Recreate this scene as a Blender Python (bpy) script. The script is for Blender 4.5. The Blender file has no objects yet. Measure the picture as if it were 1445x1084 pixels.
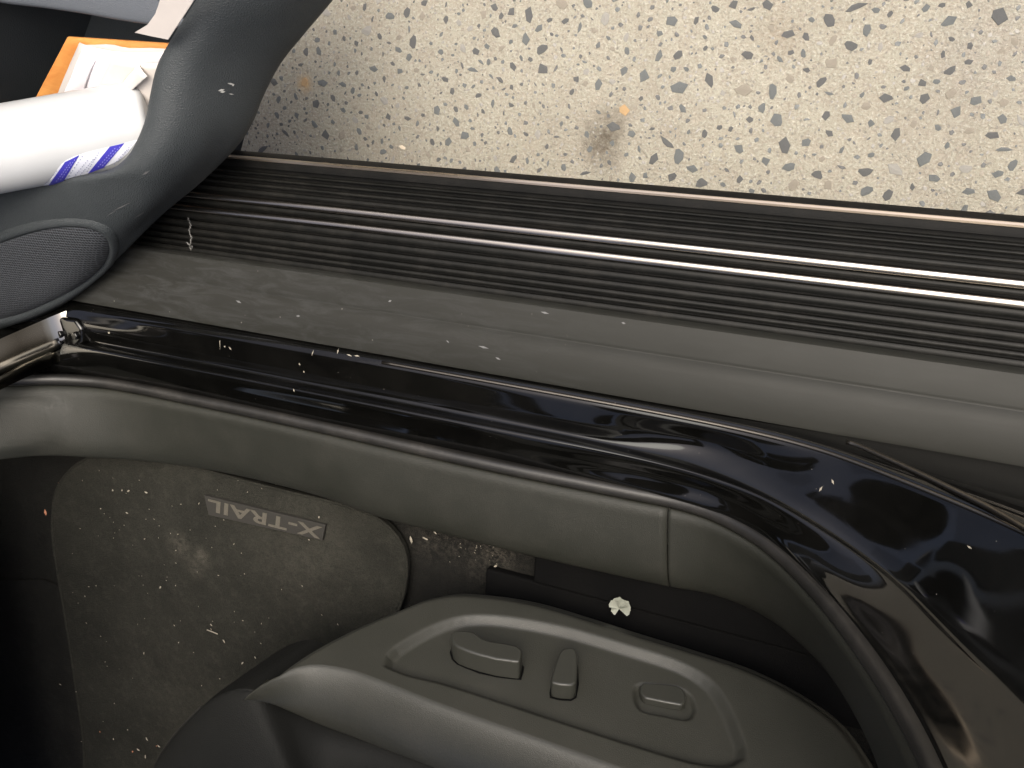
import bpy, bmesh, math, random
from mathutils import Vector, Matrix
from mathutils.bvhtree import BVHTree
R = math.radians
random.seed(7)
scene = bpy.context.scene
C = scene.collection

# ------------------------------------------------------------------ camera
# world: x to the rear of the car, y outward from the car, z up; metres
FPX, CX, CY = 1134.0, 722.5, 542.0            # focal length and centre in photograph pixels
CAM = Vector((0.0, 0.0, 1.45))
_b = 350.0
_a = (557*_b + FPX*FPX)/3122
_X = Vector((3122, -557, FPX)).normalized()
_Z = Vector((-_a, -_b, FPX)).normalized()
_Y = _Z.cross(_X)
RM = Matrix((_X, _Y, _Z))                      # camera -> world
cam_d = bpy.data.cameras.new('camera')
cam_d.sensor_width = 36; cam_d.lens = 36*FPX/1445
cam_d.clip_start = 0.02; cam_d.clip_end = 500
cam = bpy.data.objects.new('camera', cam_d); C.objects.link(cam)
cam.matrix_world = Matrix.Translation(CAM) @ RM.to_4x4()
scene.camera = cam

# ------------------------------------------------------------------ sky, sun, exposure
SUN_EL, SUN_AZ = R(67), R(34)                 # azimuth clockwise from +y
w = bpy.data.worlds.new("World"); scene.world = w; w.use_nodes = True
nt = w.node_tree; bg = nt.nodes['Background']
sky = nt.nodes.new('ShaderNodeTexSky'); sky.sky_type = 'NISHITA'; sky.sun_disc = False
sky.sun_elevation = SUN_EL; sky.sun_rotation = SUN_AZ
sky.air_density = 0.5; sky.dust_density = 8.0; sky.ozone_density = 0.8
nt.links.new(sky.outputs[0], bg.inputs[0]); bg.inputs[1].default_value = 0.15
sl = bpy.data.lights.new('sun', 'SUN'); sl.energy = 1.1; sl.angle = R(55); sl.color = (0.96, 1.0, 0.85)
so = bpy.data.objects.new('sun', sl); C.objects.link(so)
sd = Vector((math.sin(SUN_AZ)*math.cos(SUN_EL), math.cos(SUN_AZ)*math.cos(SUN_EL), math.sin(SUN_EL)))
so.rotation_euler = sd.to_track_quat('Z', 'Y').to_euler()
so.location = sd*6
vs = scene.view_settings
vs.view_transform = 'Standard'; vs.look = 'None'; vs.exposure = 0.98; vs.gamma = 1

# ------------------------------------------------------------------ points
def ray(px, py):
    return (RM @ Vector((px-CX, CY-py, -FPX))).normalized()
def P(px, py, z=None, y=None, x=None, pl=None, bvh=None, off=0.0):
    """a point of the place seen at a photograph pixel, at a known height z, depth y, plane or surface"""
    r = ray(px, py)
    if bvh is not None:
        for k in range(5):
            for dx, dy in ((0, 0), (k, 0), (-k, 0), (0, k), (0, -k)):
                h, n, i, d = bvh.ray_cast(CAM, ray(px+dx*2, py+dy*2))
                if h is not None:
                    if n.dot(r) > 0: n = -n
                    return h + n*off
        return None
    if pl is not None:
        o, n = pl; t = (o-CAM).dot(n)/r.dot(n)
    elif z is not None: t = (z-CAM.z)/r.z
    elif y is not None: t = (y-CAM.y)/r.y
    else: t = (x-CAM.x)/r.x
    return CAM + r*t
def spl(pts, n, key=None):
    """Catmull-Rom through pts, n points evenly spaced along the way (half of them before control point key)"""
    pts = [Vector(p) for p in pts]
    ext = [pts[0]*2-pts[1]] + pts + [pts[-1]*2-pts[-2]]
    dense = []
    for i in range(1, len(ext)-2):
        p0, p1, p2, p3 = ext[i-1:i+3]
        t0 = 0; t1 = t0+max((p1-p0).length, 1e-9)**.5; t2 = t1+max((p2-p1).length, 1e-9)**.5; t3 = t2+max((p3-p2).length, 1e-9)**.5
        for k in range(16):
            t = t1+(t2-t1)*k/16
            a1 = p0*((t1-t)/(t1-t0))+p1*((t-t0)/(t1-t0)); a2 = p1*((t2-t)/(t2-t1))+p2*((t-t1)/(t2-t1)); a3 = p2*((t3-t)/(t3-t2))+p3*((t-t2)/(t3-t2))
            b1 = a1*((t2-t)/(t2-t0))+a2*((t-t0)/(t2-t0)); b2 = a2*((t3-t)/(t3-t1))+a3*((t-t1)/(t3-t1))
            dense.append(b1*((t2-t)/(t2-t1))+b2*((t-t1)/(t2-t1)))
    dense.append(pts[-1])
    L = [0]
    for i in range(1, len(dense)): L.append(L[-1]+(dense[i]-dense[i-1]).length)
    out = []; j = 0
    for k in range(n):
        if key is None: s = L[-1]*k/(n-1)
        else:
            Lk = L[key*16]; h = n//2
            s = Lk*k/h if k <= h else Lk+(L[-1]-Lk)*(k-h)/(n-1-h)
        while j < len(L)-2 and L[j+1] < s: j += 1
        u = (s-L[j])/max(L[j+1]-L[j], 1e-9)
        out.append(dense[j].lerp(dense[j+1], min(max(u, 0), 1)))
    return out
def row(pts, n=120, keyat=None, **kw):
    """pixels -> smooth world line; a pixel may carry its own depth as a dict"""
    return spl([P(p[0], p[1], **(p[2] if len(p) > 2 else kw)) for p in pts], n, None if keyat is None else [tuple(p[:2]) for p in pts].index(keyat))
def cross(rows, m):
    """smooth rows across: m points per gap"""
    n = len(rows[0]); outs = [[] for _ in range((len(rows)-1)*m+1)]
    for i in range(n):
        col = [r[i] for r in rows]
        ext = [col[0]*2-col[1]] + col + [col[-1]*2-col[-2]]
        k = 0
        for j in range(1, len(ext)-2):
            p0, p1, p2, p3 = ext[j-1:j+3]
            t0 = 0; t1 = t0+max((p1-p0).length, 1e-6)**.5; t2 = t1+max((p2-p1).length, 1e-6)**.5; t3 = t2+max((p3-p2).length, 1e-6)**.5
            for q in range(m):
                t = t1+(t2-t1)*q/m
                a1 = p0*((t1-t)/(t1-t0))+p1*((t-t0)/(t1-t0)); a2 = p1*((t2-t)/(t2-t1))+p2*((t-t1)/(t2-t1)); a3 = p2*((t3-t)/(t3-t2))+p3*((t-t2)/(t3-t2))
                b1 = a1*((t2-t)/(t2-t0))+a2*((t-t0)/(t2-t0)); b2 = a2*((t3-t)/(t3-t1))+a3*((t-t1)/(t3-t1))
                outs[k].append(b1*((t2-t)/(t2-t1))+b2*((t-t1)/(t2-t1))); k += 1
        outs[k].append(col[-1])
    return outs

# ------------------------------------------------------------------ objects
def link(name, me, m, parent=None, smooth=True):
    o = bpy.data.objects.new(name, me); C.objects.link(o)
    if m and not me.materials: me.materials.append(m)
    if smooth: me.polygons.foreach_set('use_smooth', [True]*len(me.polygons))
    if parent:
        o.parent = parent
        l = Vector(); q = parent
        while q: l += q.location; q = q.parent
        base = parent
        o.matrix_parent_inverse = Matrix.Translation(-l_of(parent))
    return o
def l_of(o):
    return Vector(o.get('_l', (0, 0, 0)))
def mesh(name, verts, faces, m, parent=None, smooth=True):
    me = bpy.data.meshes.new(name); me.from_pydata([tuple(v) for v in verts], [], faces); me.update()
    return link(name, me, m, parent, smooth)
def loft(name, rows, m, parent=None, closed=False, smooth=True, thick=0):
    n = len(rows[0]); v = [p for r in rows for p in r]; f = []
    k = len(rows)
    for j in range(k if closed else k-1):
        a = j*n; b = ((j+1) % k)*n
        for i in range(n-1): f.append((a+i, a+i+1, b+i+1, b+i))
    if closed:
        f.append(tuple(j*n for j in range(k))); f.append(tuple(j*n+n-1 for j in reversed(range(k))))
    o = mesh(name, v, f, m, parent, smooth)
    fixn(o, rows)
    if thick:
        s = o.modifiers.new('solid', 'SOLIDIFY'); s.thickness = thick; s.offset = -1
    return o
def fixn(o, rows=None, toward=None):
    bm = bmesh.new(); bm.from_mesh(o.data)
    bmesh.ops.recalc_face_normals(bm, faces=bm.faces)
    bm.faces.ensure_lookup_table()
    if rows is not None:                       # open sheets: face the viewer's side
        s = sum((CAM-f.calc_center_median()).normalized().dot(f.normal)*f.calc_area() for f in bm.faces)
        if s < 0: bmesh.ops.reverse_faces(bm, faces=bm.faces)
    bm.to_mesh(o.data); bm.free()
def bevel(o, w, s=3, ang=30):
    b = o.modifiers.new('bevel', 'BEVEL'); b.width = w; b.segments = s; b.limit_method = 'ANGLE'; b.angle_limit = R(ang); return o
def sharp(o, deg=35):
    me = o.data
    me.set_sharp_from_angle(angle=R(deg)); return o
def extr(name, prof, x0, x1, m, parent=None, bw=0, nx=2, smooth=True):
    """closed (y,z) profile pulled along x"""
    k = len(prof); v = []; f = []
    for q in range(nx):
        x = x0+(x1-x0)*q/(nx-1)
        v += [(x, y, z) for y, z in prof]
    for q in range(nx-1):
        for i in range(k): f.append((q*k+i, q*k+(i+1) % k, (q+1)*k+(i+1) % k, (q+1)*k+i))
    f.append(tuple(range(k))); f.append(tuple((nx-1)*k+i for i in reversed(range(k))))
    o = mesh(name, v, f, m, parent, smooth); fixn(o)
    if bw: bevel(o, bw)
    return sharp(o)
def box(name, a, b, m, parent=None, bw=0.004):
    x0, y0, z0 = a; x1, y1, z1 = b
    return extr(name, [(y0, z0), (y1, z0), (y1, z1), (y0, z1)], x0, x1, m, parent, bw)
def prism(name, base, top, m, parent=None, bw=0, seg=3):
    k = len(base); v = list(base)+list(top)
    f = [tuple(range(k)), tuple(k+i for i in reversed(range(k)))] + [(i, (i+1) % k, k+(i+1) % k, k+i) for i in range(k)]
    o = mesh(name, v, f, m, parent, True); fixn(o)
    if bw: bevel(o, bw, seg, 40)
    return sharp(o, 40)
def tube(name, pts, r, m, parent=None, n=8):
    rows = [[] for _ in range(n)]
    for i, p in enumerate(pts):
        t = (pts[min(i+1, len(pts)-1)]-pts[max(i-1, 0)]).normalized()
        a = t.cross(Vector((0, .3, 1))).normalized(); b = t.cross(a)
        for k in range(n): rows[k].append(p+(a*math.cos(k*2*math.pi/n)+b*math.sin(k*2*math.pi/n))*r)
    o = loft(name, rows, m, parent, closed=True); fixn(o); return o
def ss(a, b, x):
    t = max(0, min(1, (x-a)/(b-a))); return t*t*(3-2*t)
def sd_poly(p, poly):
    d = 1e9; ins = False; n = len(poly); x, y = p
    j = n-1
    for i in range(n):
        ax, ay = poly[i]; bx, by = poly[j]
        ex, ey = bx-ax, by-ay; wx, wy = x-ax, y-ay
        t = max(0, min(1, (wx*ex+wy*ey)/(ex*ex+ey*ey+1e-12)))
        dx, dy = wx-ex*t, wy-ey*t; d = min(d, dx*dx+dy*dy)
        if (ay > y) != (by > y) and x < (bx-ax)*(y-ay)/(by-ay)+ax: ins = not ins
        j = i
    return -math.sqrt(d) if ins else math.sqrt(d)
def bvh_of(o):
    return BVHTree.FromPolygons([tuple(v.co) for v in o.data.vertices], [tuple(p.vertices) for p in o.data.polygons])
def thing(name, label, cat, loc, group=None):
    o = bpy.data.objects.new(name, None); C.objects.link(o); o.location = loc; o['_l'] = tuple(loc)
    o.empty_display_size = .05; o['label'] = label; o['category'] = cat
    if group: o['group'] = group
    return o
def tag(o, label, cat, group=None):
    o['label'] = label; o['category'] = cat
    if group: o['group'] = group
    return o

# ------------------------------------------------------------------ materials
class M:
    def __init__(s, name, rough=.5, metal=0, spec=.5, coat=0):
        s.m = bpy.data.materials.new(name); s.m.use_nodes = True; s.t = s.m.node_tree
        s.b = s.t.nodes['Principled BSDF']
        s.b.inputs['Roughness'].default_value = rough; s.b.inputs['Metallic'].default_value = metal
        s.b.inputs['Specular IOR Level'].default_value = spec; s.b.inputs['Coat Weight'].default_value = coat
        s.tc = s.n('TexCoord')
    def n(s, kind, **kw):
        q = s.t.nodes.new('ShaderNode'+kind)
        for k, v in kw.items(): setattr(q, k, v)
        return q
    def l(s, a, b): s.t.links.new(a, b)
    def noise(s, scale, detail=4, rough=.55, dist=0, vec=None, stretch=None):
        q = s.n('TexNoise'); q.inputs['Scale'].default_value = scale; q.inputs['Detail'].default_value = detail
        q.inputs['Roughness'].default_value = rough; q.inputs['Distortion'].default_value = dist
        src = vec or s.tc.outputs['Object']
        if stretch:
            mp = s.n('Mapping'); mp.inputs['Scale'].default_value = stretch; s.l(src, mp.inputs[0]); src = mp.outputs[0]
        s.l(src, q.inputs['Vector']); return q.outputs['Fac']
    def voro(s, scale, feat='F1', rand=1):
        q = s.n('TexVoronoi'); q.feature = feat; q.inputs['Scale'].default_value = scale; q.inputs['Randomness'].default_value = rand
        s.l(s.tc.outputs['Object'], q.inputs['Vector']); return q
    def ramp(s, fac, stops):
        q = s.n('ValToRGB'); e = q.color_ramp.elements
        while len(e) < len(stops): e.new(.5)
        for k, (p, c) in enumerate(stops):
            e[k].position = p; e[k].color = (c, c, c, 1) if isinstance(c, (int, float)) else (*c, 1)
        s.l(fac, q.inputs[0]); return q.outputs[0]
    def mix(s, fac, a, b, mode='MIX'):
        q = s.n('Mix'); q.data_type = 'RGBA'; q.blend_type = mode; q.clamp_factor = True
        for v, i in ((fac, 0), (a, 6), (b, 7)):
            if isinstance(v, (int, float)): q.inputs[i].default_value = v
            elif isinstance(v, tuple): q.inputs[i].default_value = (*v, 1)
            else: s.l(v, q.inputs[i])
        return q.outputs[2]
    def math(s, op, a, b=0.0, c=0.0):
        q = s.n('Math'); q.operation = op
        for i, v in enumerate((a, b, c)):
            if isinstance(v, (int, float)): q.inputs[i].default_value = v
            else: s.l(v, q.inputs[i])
        return q.outputs[0]
    def blob(s, c, r, soft=1.0):
        """1 inside a round patch about point c, fading to 0 at radius r"""
        q = s.n('VectorMath'); q.operation = 'DISTANCE'; s.l(s.tc.outputs['Object'], q.inputs[0]); q.inputs[1].default_value = c
        mr = s.n('MapRange'); mr.inputs[1].default_value = r; mr.inputs[2].default_value = r*(1-soft); s.l(q.outputs['Value'], mr.inputs[0])
        mr.interpolation_type = 'SMOOTHSTEP'
        return mr.outputs[0]
    def col(s, c):
        if isinstance(c, tuple): s.b.inputs['Base Color'].default_value = (*c, 1)
        else: s.l(c, s.b.inputs['Base Color'])
    def rough(s, v): s.l(v, s.b.inputs['Roughness'])
    def bump(s, h, strength, dist=.001):
        q = s.n('Bump'); q.inputs['Strength'].default_value = strength; q.inputs['Distance'].default_value = dist
        s.l(h, q.inputs['Height'])
        prev = getattr(s, 'bn', None)
        if prev: s.l(prev, q.inputs['Normal'])
        s.bn = q.outputs[0]
        for l in list(s.b.inputs['Normal'].links): s.t.links.remove(l)
        s.l(s.bn, s.b.inputs['Normal'])

def plastic(name, c, rough, grain=550, gs=.35, dust=.25, dustc=(.2, .18, .155), spec=.5, patch=14):
    q = M(name, rough, spec=spec)
    n1 = q.noise(patch, 5, .6); n2 = q.noise(160, 3, .6)
    d = q.math('MULTIPLY', q.ramp(n1, [(.42, 0), (.75, 1)]), q.ramp(n2, [(.3, .25), (.7, 1)]))
    q.col(q.mix(q.math('MULTIPLY', d, dust), c, dustc))
    q.rough(q.math('MULTIPLY_ADD', n1, .16, rough-.08))
    v = q.voro(grain, 'DISTANCE_TO_EDGE')
    q.bump(q.ramp(v.outputs['Distance'], [(0, 0), (.35, 1)]), gs, .0006)
    return q.m

m_sill_trim = plastic('sill_plastic', (.0172, .0178, .014), .5, dust=.05, spec=.3)
m_seat_pl = plastic('seat_plastic', (.031, .0312, .0248), .46, dust=.05, gs=.3)
m_switch = plastic('switch_plastic', (.030, .0305, .025), .36, dust=.03, gs=.12)
m_door_pl = plastic('door_plastic', (.034, .0392, .0418), .56, spec=.35, grain=330, gs=.75, dust=.08, dustc=(.16, .17, .18))
m_pocket = plastic('pocket_plastic', (.018, .022, .025), .6, grain=330, gs=.4, dust=.03, spec=.3)
m_door_grey = plastic('door_card_plastic', (.09, .1, .115), .55, grain=330, gs=.5, dust=.05)
m_dark = plastic('dark_plastic', (.0035, .0035, .0035), .8, dust=.01, spec=.05)
m_rubber = plastic('seal_rubber', (.012, .0115, .0105), .42, gs=.15, dust=.12)
m_board = plastic('board_rubber', (.003, .003, .0028), .6, spec=.12, grain=800, gs=.1, dust=.04, patch=22)  # groove shade put into the colour, darker than the ribs
m_rib = plastic('rib_rubber', (.0055, .0056, .0049), .5, spec=.18, grain=800, gs=.12, dust=.06, patch=26)

# scuffed strip below the door: dusty, dirtier towards the front
q = M('step_plastic', .5, spec=.2)
n1 = q.noise(9, 6, .65, .4, stretch=(.6, 2, 2)); n2 = q.noise(260, 3, .7); n3 = q.noise(42, 6, .75, .8, stretch=(.3, 1.6, 1))
sx = q.n('SeparateXYZ'); q.l(q.tc.outputs['Object'], sx.inputs[0])
fr = q.n('MapRange'); fr.inputs[1].default_value = -.2; fr.inputs[2].default_value = -1.0; q.l(sx.outputs[0], fr.inputs[0])
d = q.math('MULTIPLY', q.ramp(n3, [(.45, 0), (.72, 1)]), q.math('MULTIPLY_ADD', fr.outputs[0], .8, .12))
d2 = q.math('MULTIPLY', q.ramp(n1, [(.35, 0), (.7, 1)]), q.math('MULTIPLY_ADD', fr.outputs[0], .35, .06))
cc = q.mix(d2, (.0165, .0166, .014), (.0255, .0256, .0232))
cc = q.mix(q.math('MULTIPLY', d, .32), cc, (.08, .082, .084))
sp = q.voro(70); spk = q.math('MULTIPLY', q.ramp(sp.outputs['Distance'], [(.05, 1), (.11, 0)]), q.math('MULTIPLY', q.ramp(q.noise(16), [(.55, 0), (.62, .6)]), fr.outputs[0]))
q.col(q.mix(spk, cc, (.3, .28, .25)))
q.rough(q.math('MULTIPLY_ADD', n1, .2, .45)); q.bump(n2, .12, .0006)
m_step = q.m

# black paint with a clear coat, dust specks
q = M('black_paint', .06, spec=.5, coat=.0)
sp = q.voro(110); spk = q.math('MULTIPLY', q.ramp(sp.outputs['Distance'], [(.03, 1), (.07, 0)]), q.ramp(q.noise(24), [(.55, 0), (.66, .7)]))
n1 = q.noise(11, 6, .7, .8)
dd = q.math('MAXIMUM', spk, q.math('MULTIPLY', q.ramp(n1, [(.42, 0), (.8, 1)]), .008))
q.col(q.mix(dd, (.0022, .0022, .002), (.3, .28, .25)))
q.rough(q.math('MULTIPLY_ADD', q.ramp(n1, [(.45, 0), (.8, 1)]), .07, .06))
m_paint = q.m

q = M('chrome', .13, metal=1); q.col((.4, .365, .32)); q.rough(q.math('MULTIPLY_ADD', q.noise(30, 4, .6, stretch=(.15, 4, 4)), .22, .12)); m_chrome = q.m
q = M('pillar_glint', .06, metal=1); q.col((.34, .32, .28)); m_pillar_glint = q.m  # polished metal stands in for bright reflections on the pillar
q = M('edge_glint', .35, metal=1); q.col((.13, .118, .1)); m_edge_glint = q.m  # pale metal stands in for reflected light along painted edges
q = M('edge_chrome', .3, metal=1); q.col((.8, .66, .5)); q.rough(q.math('MULTIPLY_ADD', q.noise(20, 4, .6, stretch=(.15, 4, 4)), .2, .2)); m_edge = q.m

# carpets
def carpet(name, c, c2, fuzz=.9):
    q = M(name, .95, spec=.15)
    n1 = q.noise(6, 6, .65, .5); n2 = q.noise(420, 2, .7); n3 = q.noise(55, 5, .7)
    a = q.mix(q.ramp(n1, [(.3, 0), (.75, 1)]), c, c2)
    a = q.mix(q.math('MULTIPLY', q.ramp(n2, [(.3, 1), (.6, 0)]), .6), a, (c[0]*.35, c[1]*.35, c[2]*.35))
    a = q.mix(q.math('MULTIPLY', q.ramp(n3, [(.5, 0), (.8, 1)]), .3), a, (c2[0]*2, c2[1]*2, c2[2]*2))
    q.a = a; q.col(a); q.bump(n2, fuzz, .003); q.bump(n3, .4, .004)
    return q
qm = carpet('mat_carpet', (.0155, .0154, .0124), (.0315, .0308, .0246))
pm = lambda px, py: tuple(P(px, py, z=.39))
dm = None
for (px, py, r, k) in ((255, 770, .05, .55), (285, 785, .035, .6), (275, 800, .04, .4), (240, 960, .25, .12), (420, 800, .16, .2), (470, 770, .1, .18)):
    b_ = qm.math('MULTIPLY', qm.blob(pm(px, py), r), k); dm = b_ if dm is None else qm.math('MAXIMUM', dm, b_)
dm = qm.math('MULTIPLY', dm, qm.ramp(qm.noise(75, 5, .75, .6), [(.34, 0), (.8, 1)]))
qm.col(qm.mix(dm, qm.a, (.13, .118, .095)))
m_mat = qm.m
qc = carpet('floor_carpet', (.0078, .0077, .0066), (.0145, .014, .012))
pf = lambda px, py: tuple(P(px, py, z=.372))
dm = None
for (px, py, r, k) in ((700, 778, .06, .6), (690, 790, .1, .3), (640, 760, .08, .35), (600, 765, .06, .3), (220, 1040, .12, .3)):
    b_ = qc.math('MULTIPLY', qc.blob(pf(px, py), r), k); dm = b_ if dm is None else qc.math('MAXIMUM', dm, b_)
dm = qc.math('MULTIPLY', dm, qc.ramp(qc.noise(120, 5, .8), [(.45, 0), (.65, 1)]))
qc.col(qc.mix(dm, qc.a, (.1, .088, .07)))
m_carpet = qc.m
q = M('stitched_edge', .8, spec=.2); q.col((.02, .0185, .016)); q.bump(q.noise(500), .6, .001); m_binding = q.m
q = M('silver_thread', .6); q.col(q.mix(q.ramp(q.noise(500), [(.3, 0), (.7, 1)]), (.06, .054, .042), (.1, .09, .07))); q.bump(q.noise(600), .5, .001); m_thread = q.m
q = M('badge_cloth', .8); q.col(q.mix(q.noise(420), (.0125, .0115, .009), (.024, .022, .0172))); m_badge = q.m

# leather
q = M('seat_leather', .62, spec=.12)
v = q.voro(330, 'DISTANCE_TO_EDGE'); q.col(q.mix(q.noise(9), (.0085, .0087, .0078), (.012, .0122, .0112)))
q.bump(q.ramp(v.outputs['Distance'], [(0, 0), (.3, 1)]), .3, .0005); q.bump(q.noise(14, 3), .3, .004); m_leather = q.m

# concrete with exposed aggregate: large stones are geometry, the finest grit is colour
q = M('concrete', .85, spec=.3)
nA = q.noise(3.2, 6, .65, .3); nB = q.noise(28, 6, .7, .4); nC = q.noise(190, 4, .75); nD = q.noise(700, 2, .7)
c = q.mix(q.ramp(nA, [(.3, 0), (.7, 1)]), (.375, .353, .282), (.455, .43, .35))
c = q.mix(q.math('MULTIPLY', q.ramp(nB, [(.36, 1), (.55, 0)]), .5), c, (.37, .32, .255))
c = q.mix(q.math('MULTIPLY', q.ramp(nC, [(.32, 1), (.5, 0)]), .6), c, (.27, .235, .185))
c = q.mix(q.math('MULTIPLY', q.ramp(nC, [(.54, 0), (.68, 1)]), .6), c, (.66, .64, .58))
c = q.mix(q.math('MULTIPLY', q.ramp(nD, [(.34, 1), (.5, 0)]), .45), c, (.24, .215, .175))
for scale, thr, k, cl in ((120, .2, .55, (.19, .185, .175)), (210, .22, .45, (.25, .22, .18)), (75, .13, .5, (.3, .27, .23))):
    v = q.voro(scale); g = q.math('MULTIPLY', q.ramp(v.outputs['Distance'], [(thr, 1), (thr+.09, 0)]), k)
    q2 = q.n('SeparateColor'); q.l(v.outputs['Color'], q2.inputs[0])
    c = q.mix(q.math('MULTIPLY', g, q.ramp(q2.outputs[0], [(.45, 0), (.5, 1)])), c, cl)
pg = lambda px, py: tuple(P(px, py, z=0))
rag = q.ramp(q.noise(60, 6, .8, .15), [(.3, 0), (.62, 1)])
for (px, py, r, k, cl) in ((852, 190, .062, .95, (.085, .068, .048)), (850, 215, .055, .8, (.1, .08, .058)), (870, 165, .045, .5, (.13, .1, .075)), (800, 180, .1, .3, (.2, .17, .14)), (930, 165, .12, .3, (.2, .17, .14)),
                           (1100, 50, .06, .35, (.2, .13, .08)), (1390, 70, .13, .3, (.22, .2, .2)), (560, 215, .16, .25, (.26, .22, .17)), (430, 118, .028, .75, (.55, .33, .12)), (882, 155, .022, .0, (.5, .2, .05)), (1320, 200, .14, .22, (.24, .2, .18))):
    c = q.mix(q.math('MULTIPLY', q.math('MULTIPLY', q.blob(pg(px, py), r), rag), k), c, cl)
q.col(c); q.bump(nB, .5, .014); q.bump(nC, 1.0, .006); q.bump(nD, .5, .0015)
m_ground = q.m
def stone_mat(name, c1, c2):
    q = M(name, .6); q.col(q.mix(q.ramp(q.noise(160, 5, .7), [(.3, 0), (.7, 1)]), c1, c2)); q.bump(q.noise(300, 4), .6, .002); return q.m
m_st = [stone_mat('bluestone', (.075, .083, .083), (.155, .163, .158)), stone_mat('dark_stone', (.06, .063, .063), (.12, .12, .116)),
        stone_mat('grey_stone', (.22, .215, .195), (.32, .305, .27)), stone_mat('brown_stone', (.19, .17, .135), (.29, .26, .21)), stone_mat('tan_stone', (.42, .34, .24), (.55, .46, .34))]
m_orange_st = stone_mat('ochre_stone', (.36, .23, .11), (.46, .31, .16))
m_pale_st = stone_mat('pale_stone', (.66, .55, .4), (.75, .66, .52))

q = M('white_plastic', .28, spec=.5); q.col(q.mix(q.ramp(q.noise(12, 4), [(.3, 0), (.7, 1)]), (.42, .43, .435), (.47, .48, .485))); q.b.inputs['Subsurface Weight'].default_value = .0; m_white = q.m
q = M('label_paper', .4); q.col((.72, .74, .82)); m_label = q.m
q = M('blue_print', .4); q.col(q.mix(q.noise(160, 2), (.035, .03, .36), (.07, .06, .46))); m_blue = q.m
q = M('grey_print', .5); q.col((.28, .29, .42)); m_print = q.m
q = M('pale_print', .5); q.col((.3, .3, .7)); m_print2 = q.m
def paper(name, c): 
    q = M(name, .75, spec=.25); q.col(q.mix(q.noise(40, 4), c, tuple(x*.93 for x in c))); q.bump(q.noise(26, 3), .25, .004)
    return q.m
m_paper = paper('white_paper', (.72, .69, .72)); m_paper2 = paper('cream_paper', (.62, .57, .53)); m_paper3 = paper('grey_paper', (.5, .47, .45)); m_pap4 = paper('newsprint', (.55, .53, .5))
q = M('orange_card', .55); q.col(q.mix(q.ramp(q.noise(50, 5, .7, .5, stretch=(.3, 1, 1)), [(.35, 0), (.7, 1)]), (.5, .19, .045), (.62, .29, .08))); m_card = q.m
q = M('card_edge', .6); q.col((.75, .6, .45)); m_cedge = q.m
q = M('crumb', .8); q.col(q.mix(q.noise(60), (.2, .178, .135), (.3, .27, .22))); m_crumb = q.m
q = M('leaf_crumb', .8); q.col((.4, .17, .09)); m_crumb2 = q.m
q = M('petal', .6); q.col(q.mix(q.noise(160), (.2, .21, .17), (.28, .29, .24))); m_petal = q.m
q = M('roof_dark', .9, spec=.1); q.col((.012, .012, .012)); m_roof_dark = q.m  # near-black so the roof strips mirror dark in the sill paint
q = M('blocker_black', .03, spec=.5); q.col((.004, .0045, .0045)); m_blocker = q.m  # opaque black for the slab that blocks sky reflections
q = M('door_glass', .03, spec=.5); q.col((.004, .0045, .0045)); q.b.inputs['Alpha'].default_value = .15; m_tint2 = q.m
q = M('glass', .0); q.col((.8, .9, .88)); q.b.inputs['Transmission Weight'].default_value = 1; q.b.inputs['IOR'].default_value = 1.1; m_glass = q.m

# ------------------------------------------------------------------ ground
g = mesh('ground', [(-40, -40, 0), (40, -40, 0), (40, 40, 0), (-40, 40, 0)], [(0, 1, 2, 3)], m_ground, smooth=False)
g['kind'] = 'structure'
def stone_geo(sides, seed, asp):
    r_ = random.Random(seed)
    ring = []
    for k in range(sides):
        a = 2*math.pi*(k+r_.uniform(-.32, .32))/sides; r = r_.uniform(.62, 1.12)
        ring.append((math.cos(a)*r*asp, math.sin(a)*r/asp))
    v = [(x, y, -.05) for x, y in ring]+[(x*.88, y*.88, .05+r_.uniform(0, .05)) for x, y in ring]+[(r_.uniform(-.2, .2), r_.uniform(-.2, .2), .12)]
    f = [(i, (i+1) % sides, sides+(i+1) % sides, sides+i) for i in range(sides)]+[(sides+i, sides+(i+1) % sides, 2*sides) for i in range(sides)]
    return v, f
shapes = [stone_geo(random.choice((5, 6, 6, 7)), 100+i, random.choice((1, 1.12, 1.25, 1.45))) for i in range(14)]
ROUND = min(range(14), key=lambda i: abs(1-max(abs(p[0]) for p in shapes[i][0])/max(abs(p[1]) for p in shapes[i][0])))
smesh = {}
for mi, mm in enumerate(m_st+[m_orange_st, m_pale_st]):
    for si, (v, f) in enumerate(shapes):
        me = bpy.data.meshes.new('stone'); me.from_pydata(v, [], f); me.materials.append(mm); smesh[mi, si] = me
corners = [P(x, y, z=0) for x, y in ((300, -10), (1460, -10), (1460, 320), (300, 215))]
def inview(p):
    v = RM.transposed() @ (p-CAM); u, t = CX+v.x/-v.z*FPX, CY-v.y/-v.z*FPX
    if not (-5 < u < 1450 and -6 < t): return False
    return t < 212+(u-330)*.085 and (u > 330 and t > 0 and (u > 470-(t*.62)))
cand = []
grid = {}
def free(x, y, r, k=1.25):
    for i in range(-1, 2):
        for j in range(-1, 2):
            for (a, b, c) in grid.get((int(x//.04)+i, int(y//.04)+j), ()):
                if (a-x)**2+(b-y)**2 < ((c+r)*k)**2: return False
    return True
fixed = [(881, 155, .0125, 5), (430, 116, .012, 5), (568, 208, .009, 6)]
for px, py, r, mi in fixed:
    p = P(px, py, z=0); grid.setdefault((int(p.x//.04), int(p.y//.04)), []).append((p.x, p.y, r)); cand.append((r, p.x, p.y, mi))
rs = random.Random(3)
nb = 0
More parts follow.
